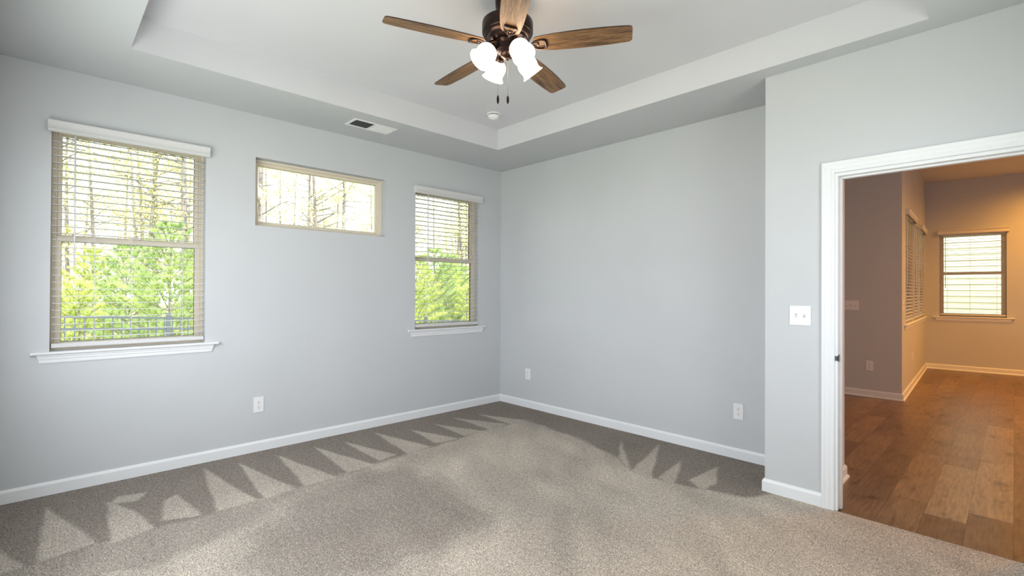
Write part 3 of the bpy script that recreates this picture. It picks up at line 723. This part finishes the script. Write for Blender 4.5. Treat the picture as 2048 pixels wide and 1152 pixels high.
# ------------------------------------------------------------------ ceiling fan
def fan():
    FX, FY = 2.312, -2.088; zb = 2.686
    root = empty('ceiling_fan', (FX, FY, HT), 0, 'bronze ceiling fan with five weathered wooden blades and four lit glass shades', 'ceiling fan')
    Z = lambda z: z - HT
    MB().lathe([(0.0001, 0), (0.070, 0), (0.068, Z(2.90)), (0.058, Z(2.87)), (0.055, Z(2.81)), (0.0001, Z(2.81))], 40).build('mounting_canopy', M['bronze'], root, smooth=True)
    MB().lathe([(0.0001, Z(2.822)), (0.132, Z(2.822)), (0.141, Z(2.818)), (0.143, Z(2.812)), (0.143, Z(2.760)), (0.139, Z(2.752)), (0.133, Z(2.750)), (0.131, Z(2.738)), (0.118, Z(2.728)), (0.112, Z(2.728)), (0.108, Z(2.716)), (0.085, Z(2.708)), (0.0001, Z(2.708))], 56).build('motor_housing', M['bronze'], root, smooth=True)
    MB().lathe([(0.0001, Z(2.708)), (0.078, Z(2.708)), (0.080, Z(2.702)), (0.068, Z(2.694)), (0.064, Z(2.690)), (0.064, Z(2.664)), (0.070, Z(2.660)), (0.070, Z(2.655)), (0.056, Z(2.648)), (0.040, Z(2.642)), (0.036, Z(2.630)), (0.024, Z(2.622)), (0.012, Z(2.618)), (0.009, Z(2.610)), (0.0001, Z(2.608))], 44).build('switch_housing', M['bronze'], root, smooth=True)
    # blade local: along +x, underside facing -z, thickness 6 mm
    prof = [(0.150, 0.030), (0.156, 0.042), (0.168, 0.050), (0.20, 0.0555), (0.26, 0.0620), (0.34, 0.0665), (0.44, 0.0685), (0.54, 0.0665), (0.62, 0.0620), (0.655, 0.0590), (0.670, 0.0555), (0.678, 0.0480), (0.681, 0.038)]
    outline = [(s, w_) for s, w_ in prof] + [(s, -w_) for s, w_ in reversed(prof)]
    th = 0.006
    bl = MB(); n = len(outline)
    bl.add([(x, y, -th / 2) for x, y in outline] + [(x, y, th / 2) for x, y in outline],
           [tuple(range(n)), tuple(range(2 * n - 1, n - 1, -1))] + [(i, (i + 1) % n, n + (i + 1) % n, n + i) for i in range(n)])
    proto = None
    for k in range(5):
        if proto is None:
            b = bl.build('fan_blade', M['blade'], root)
            b.data.materials.append(M['blade_edge'])
            for p in b.data.polygons:
                if abs(p.normal.z) < 0.5: p.material_index = 1
            ir = MB(); zz = -0.0075
            side = [(0.132, 0.004), (0.140, 0.010), (0.152, 0.020), (0.168, 0.0295), (0.188, 0.034), (0.204, 0.033)]
            loop = side + [(0.216, 0.029), (0.219, 0.014), (0.219, 0.0), (0.219, -0.014), (0.216, -0.029)] + [(x, -y) for x, y in reversed(side)]
            rr = [0.0045] * 5 + [0.0055] + [0.0075] * 5 + [0.0055] + [0.0045] * 5
            ir.tube([(x, y, zz) for x, y in loop], rr, 8, closed=True)
            ir.tube([(0.060, 0, 0.016), (0.085, 0, 0.010), (0.110, 0, -0.002), (0.135, 0, -0.009), (0.150, 0, -0.008)], [0.010, 0.011, 0.009, 0.0075, 0.004], 10)
            ir.tube([(0.138, 0.006, zz), (0.158, 0.014, zz), (0.172, 0.014, zz), (0.178, 0, zz), (0.172, -0.014, zz), (0.158, -0.014, zz), (0.138, -0.006, zz)], 0.0032, 6)
            io = ir.build('blade_iron', M['bronze'], b, smooth=True)
            for q in ((0.172, 0.0), (0.211, 0.027), (0.211, -0.027)):
                MB().lathe([(0.0001, -0.0095), (0.004, -0.0095), (0.0048, -0.006), (0.0048, -0.003), (0.0001, -0.003)], 10, Matrix.Translation((q[0], q[1], -0.004))).build('screw', M['chain'], b)
            proto = b
        else:
            b = copy_tree(proto, root)
        b.location = (0, 0, Z(zb)); b.rotation_euler = (math.radians(-12), 0, math.radians(-38.62 + 72 * k))
        b.rotation_mode = 'XYZ'
    # light kit: camera-facing azimuth is -43.3 deg; the arms sit 30/120/210/300 deg round from it
    base = math.radians(-43.3)
    arm0 = None
    for dk in (30, 120, 210, 300):
        a = base + math.radians(dk)
        if arm0 is None:
            arm0 = bpy.data.objects.new('lamp_arm', None)
            ar = MB(); ar.tube([(0.040, 0, 0.0), (0.062, 0, 0.004), (0.080, 0, 0.0), (0.092, 0, -0.012)], [0.011, 0.010, 0.010, 0.012], 12)
            tilt = math.radians(138)
            T = Matrix.Translation((0.090, 0, -0.008)) @ Matrix.Rotation(tilt, 4, 'Y')
            ar.lathe([(0.0001, -0.004), (0.018, -0.004), (0.026, 0.003), (0.029, 0.014), (0.030, 0.026), (0.027, 0.027), (0.0001, 0.027)], 24, T)
            arm0 = ar.build('lamp_arm', M['bronze'], root, smooth=True)
            sh = MB()
            outer = [(0.024, 0.018), (0.034, 0.022), (0.046, 0.032), (0.054, 0.046), (0.0565, 0.060), (0.0555, 0.074), (0.0525, 0.088), (0.0515, 0.100), (0.055, 0.112), (0.064, 0.124)]
            inner = [(r - 0.003, z - 0.0005) for r, z in reversed(outer)]
            sh.shell(outer + inner, 36, T)
            sh.build('glass_shade', M['glow'], arm0, smooth=True)
            MB().lathe([(0.0001, 0.026), (0.011, 0.027), (0.013, 0.036), (0.022, 0.052), (0.026, 0.066), (0.023, 0.080), (0.012, 0.090), (0.0001, 0.093)], 20, T).build('light_bulb', M['glow'], arm0, smooth=True)
            arm = arm0
        else: arm = copy_tree(arm0, root)
        arm.location = (0, 0, Z(2.668)); arm.rotation_euler = (0, 0, a)
    # pull chains; camera-right is azimuth 46 deg
    for off, nm in ((-0.0525, 'fan pull'), (0.003, 'lamp pull')):
        px, py = off * 0.694, off * 0.72
        ch = MB(); zt, zl = Z(2.655), Z(2.412)
        if off > -0.02: zt = Z(2.612)
        ch.tube([(px, py, zt), (px, py, zl)], 0.0011, 6)
        z = zt
        while z > zl:
            ch.lathe([(0.0001, z), (0.0019, z - 0.0019), (0.0001, z - 0.0038)], 6, Matrix.Translation((px, py, 0))); z -= 0.006
        co = ch.build('pull_chain', M['chain'], root)
        MB().lathe([(0.0001, zl + 0.003), (0.003, zl), (0.0062, zl - 0.008), (0.0072, zl - 0.022), (0.0066, zl - 0.036), (0.004, zl - 0.046), (0.0001, zl - 0.048)], 16, Matrix.Translation((px, py, 0))).build('pull_fob', M['bronze'], co, smooth=True)
fan()

# ------------------------------------------------------------------ outside
GZ = -0.35
def gz(x, y): return GZ - 0.045 * (y + 3) + 0.02 * max(0, -x - 6)
def ground():
    b = MB(); n = 40
    xs = [-60 + 75 * i / n for i in range(n + 1)]; ys = [-30 + 80 * i / n for i in range(n + 1)]
    vs = [(x, y, min(gz(x, y), -0.25) + 0.06 * rnd.random()) for y in ys for x in xs]
    fs = [(j * (n + 1) + i, j * (n + 1) + i + 1, (j + 1) * (n + 1) + i + 1, (j + 1) * (n + 1) + i) for j in range(n) for i in range(n)]
    b.add(vs, fs); tag(b.build('ground', M['ground'], recalc=False), kind='structure')
ground()

def fence():
    x = -4.93; y0, y1 = -4.93, 8.0
    top = lambda y: 0.905 - 0.048 * (y + 3.07)
    root = empty('metal_fence', (x, y0, top(y0) - 1.25), 0, 'dark metal picket fence in the yard outside the bedroom windows', 'fence')
    off = (x, y0, top(y0) - 1.25)
    def bld(b, nm):
        b.v = [(p[0] - off[0], p[1] - off[1], p[2] - off[2]) for p in b.v]; return b.build(nm, M['fence'], root)
    r = MB()
    for dz in (0.0, -0.17, -1.05):
        r.add([(x - 0.014, y0, top(y0) + dz - 0.03), (x + 0.014, y0, top(y0) + dz - 0.03), (x + 0.014, y0, top(y0) + dz), (x - 0.014, y0, top(y0) + dz),
               (x - 0.014, y1, top(y1) + dz - 0.03), (x + 0.014, y1, top(y1) + dz - 0.03), (x + 0.014, y1, top(y1) + dz), (x - 0.014, y1, top(y1) + dz)],
              [(0, 3, 2, 1), (4, 5, 6, 7), (0, 1, 5, 4), (1, 2, 6, 5), (2, 3, 7, 6), (3, 0, 4, 7)])
    bld(r, 'rails')
    py = -4.93; first = None
    while py < y1:
        p = MB(); z = top(py); p.box(x - 0.028, x + 0.028, py - 0.028, py + 0.028, z - 1.25, z + 0.05); p.box(x - 0.034, x + 0.034, py - 0.034, py + 0.034, z + 0.05, z + 0.065)
        bld(p, 'post'); py += 2.4
    pk = MB(); yy = y0 + 0.06
    while yy < y1:
        z = top(yy); pk.box(x - 0.008, x + 0.008, yy - 0.008, yy + 0.008, z - 1.18, z - 0.004); yy += 0.104
    bld(pk, 'pickets')
fence()

def tri_tuft(b, c, d, n, ln, wd, r, spread=0.7):
    """needles fanning around direction d"""
    d = Vector(d).normalized()
    a = d.orthogonal().normalized(); e = d.cross(a)
    for _ in range(n):
        t = r.random() * 2 * PI; s = spread * (0.25 + 0.75 * r.random())
        v = (d + (a * math.cos(t) + e * math.sin(t)) * s).normalized(); L = ln * (0.7 + 0.5 * r.random())
        side = v.cross(Vector((r.random() - .5, r.random() - .5, r.random() - .5))).normalized() * wd / 2
        p = Vector(c)
        b.v += [tuple(p - side), tuple(p + side), tuple(p + v * L)]; m = len(b.v); b.f.append((m - 3, m - 2, m - 1))
def pine(seed, h, width, mname, label, group):
    r = random.Random(seed); root = empty('young_pine', (0, 0, 0), 0, label, 'tree', group)
    tr = MB(); tr.tube([(0, 0, 0), (0.02, 0.01, h * 0.5), (0, 0, h * 0.97)], [0.035, 0.024, 0.006], 7)
    lf = MB()
    z = 0.40
    while z < h:
        t = z / h; R = width * (1 - t) ** 0.75 + 0.10
        nb = 6 if t < 0.8 else 4; a0 = r.random() * 6.28
        for k in range(nb):
            a = a0 + k * 2 * PI / nb + r.uniform(-.25, .25); L = R * r.uniform(0.75, 1.15)
            tip = Vector((math.cos(a) * L, math.sin(a) * L, z + L * (0.35 + 0.5 * t))); st = Vector((0, 0, z))
            tr.tube([st, st.lerp(tip, 0.5) - Vector((0, 0, 0.04)), tip], [0.010, 0.007, 0.003], 4)
            m = max(3, int(L / 0.11))
            for q in range(m):
                f = 0.25 + 0.75 * (q + 1) / m; p = st.lerp(tip, f); sd = Vector((-math.sin(a), math.cos(a), 0.1))
                for s2 in (-1, 0, 1):
                    off = sd * s2 * 0.16 * (1.1 - f) * (0.6 + r.random())
                    dd = (tip - st).normalized() + Vector((0, 0, 0.8)) + sd * s2 * 0.8
                    tri_tuft(lf, p + off, dd, 26, 0.15, 0.0085, r)
        z += 0.20 + 0.05 * r.random()
    tri_tuft(lf, (0, 0, h), (0, 0, 1), 22, 0.2, 0.014, r, 0.5)
    tr.build('trunk', M['bark'], root, recalc=False); lf.build('needles', M[mname], root, recalc=False)
    return root
G_P = 'young pines beyond the fence'
LB = 'bright green young pine growing behind the metal fence'
protos = [pine(1, 2.5, 0.95, 'needle', LB, G_P), pine(2, 2.1, 0.85, 'needle', LB, G_P), pine(3, 2.9, 1.1, 'needle2', LB, G_P)]
spots = [(-7.2, -2.15, 2, 1.0), (-6.6, -0.7, 1, 1.0), (-8.3, -3.45, 1, 0.82), (-9.0, -1.1, 0, 1.0), (-10.5, -2.5, 2, 0.9), (-10.8, -3.9, 0, 0.72), (-12, -0.6, 2, 0.9), (-8.1, -4.5, 1, .8),
         (-12.5, -3.0, 0, 1.0), (-13, 1.2, 2, 1.0), (-7.0, 3.3, 0, 1.1), (-8.4, 4.9, 2, 1.1), (-9.6, 6.3, 0, 1.15), (-7.4, 5.4, 1, 1.0), (-11, 7.5, 2, 1.15), (-12.5, 9.4, 0, 1.2), (-14, 6.9, 1, 1.3),
         (-15, 10.5, 2, 1.2), (-10.0, 3.4, 1, 1.1), (-16, 8.4, 0, 1.3), (-17, 3.8, 2, 1.2), (-11.5, 5.2, 0, 1.0)]
used = [False] * 3
for i, (x, y, k, s) in enumerate(spots):
    if not used[k]: o = protos[k]; used[k] = True
    else: o = copy_tree(protos[k])
    o.location = (x, y, gz(x, y) - 0.05); o.rotation_euler = (0, 0, rnd.random() * 6); o.scale = (s, s, s)
    

def tall(seed, h, leaf_amt, label, group):
    r = random.Random(seed); root = empty('tall_tree', (0, 0, 0), 0, label, 'tree', group)
    tr = MB(); lean = r.uniform(-.3, .3); R0 = r.uniform(0.06, 0.12)
    P = lambda t: Vector((lean * t * t * 1.5, 0.25 * math.sin(t * 2.5 + seed), h * t))
    tr.tube([P(i / 8) for i in range(9)], [R0 * (1 - 0.8 * i / 8) for i in range(9)], 9)
    lf = MB(); nb = 34
    for k in range(nb):
        t = r.uniform(0.14, 0.98); a = r.random() * 2 * PI; L = r.uniform(0.7, 2.4) * (1.15 - t * 0.5); st = P(t)
        d = Vector((math.cos(a), math.sin(a), r.uniform(-0.1, 0.7))).normalized(); tip = st + d * L
        mid = st.lerp(tip, 0.5) + Vector((r.uniform(-.1, .1), r.uniform(-.1, .1), r.uniform(-.05, .15)))
        tr.tube([st, mid, tip], [0.022, 0.013, 0.004], 4)
        for q in range(3):
            f = r.uniform(0.3, 1); p = st.lerp(tip, f); e = p + Vector((r.uniform(-.5, .5), r.uniform(-.5, .5), r.uniform(-.2, .5)))
            tr.tube([p, e], [0.007, 0.002], 3)
            if r.random() < leaf_amt:
                for _ in range(34):
                    c = e + Vector((r.gauss(0, .24), r.gauss(0, .24), r.gauss(0, .17)))
                    u = Vector((r.uniform(-1, 1), r.uniform(-1, 1), r.uniform(-1, 1))).normalized() * 0.042; v = u.orthogonal().normalized() * 0.035
                    m = len(lf.v); lf.v += [tuple(c - u), tuple(c + v), tuple(c + u), tuple(c - v)]; lf.f.append((m, m + 1, m + 2, m + 3))
    tr.build('trunk', M['bark'], root, recalc=False); lf.build('leaves', M['leaf'], root, recalc=False)
    return root
G_T = 'tall woodland trees behind the young pines'
LT = 'tall slender woodland tree with sparse yellow-green leaves behind the young pines'
tp = [tall(11, 11, 0.6, LT, G_T), tall(12, 13, 0.8, LT, G_T), tall(13, 12, 0.3, LT, G_T), tall(14, 9, 0.85, LT, G_T)]
used = [False] * 4; r3 = random.Random(5); sp = []
for i in range(56):
    # a wood spread over the bank beyond the yard
    for _ in range(60):
        x = -r3.uniform(14, 33); lo = -7 - (-x - 12) * 0.05; hi = 9 + (-x - 12) * 0.95; y = r3.uniform(lo, hi)
        if all(math.hypot(x - q[0], y - q[1]) > 2.6 for q in sp): break
    sp.append((x, y, i % 4, r3.uniform(0.8, 1.25)))
for i, (x, y, k, s) in enumerate(sp):
    if not used[k]: o = tp[k]; used[k] = True
    else: o = copy_tree(tp[k])
    o.location = (x, y, gz(x, y) - 0.1); o.rotation_euler = (0, 0, r3.random() * 6); o.scale = (s, s, s)

def grass():
    r = random.Random(9); b = MB()
    for _ in range(9000):
        x = -r.uniform(5.1, 12); y = r.uniform(-5, 11); z = gz(x, y); a = r.random() * 6.28; w2 = 0.012; L = r.uniform(0.15, 0.55)
        dx, dy = math.cos(a) * w2, math.sin(a) * w2; lx, ly = r.uniform(-.2, .2), r.uniform(-.2, .2)
        m = len(b.v); b.v += [(x - dx, y - dy, z - .05), (x + dx, y + dy, z - .05), (x + lx, y + ly, z + L)]; b.f.append((m, m + 1, m + 2))
    tag(b.build('tall_grass', M['straw'], recalc=False), 'straw coloured tall grass growing beyond the metal fence', 'grass', kind='stuff')
grass()

def neighbour():
    y0 = 11.3; root = empty('neighbouring_house', (5, y0, gz(0, 11)), 0, 'neighbouring house with cream lap siding filling the far window of the next room', 'house')
    s = MB(); z = gz(0, 11); lap = 0.138; n = int((6.0) / lap); off = (5, y0, z); k0 = 0
    for k in range(n):
        a = z + k * lap
        s.prism([(y0 - 0.030, a + 0.014), (y0 - 0.010, a + lap), (y0 + 0.02, a + lap), (y0 + 0.02, a), (y0 + 0.012, a), (y0 + 0.012, a + 0.014)], 'x', -1.0, 9.5)
    s.v = [(p[0] - off[0], p[1] - off[1], p[2] - off[2]) for p in s.v]; s.build('lap_siding', M['siding'], root)
    b = MB(); b.box(-1.0 - 5, 9.5 - 5, 0.02, 6, 0, 6); b.build('house_body', M['siding'], root)
neighbour()
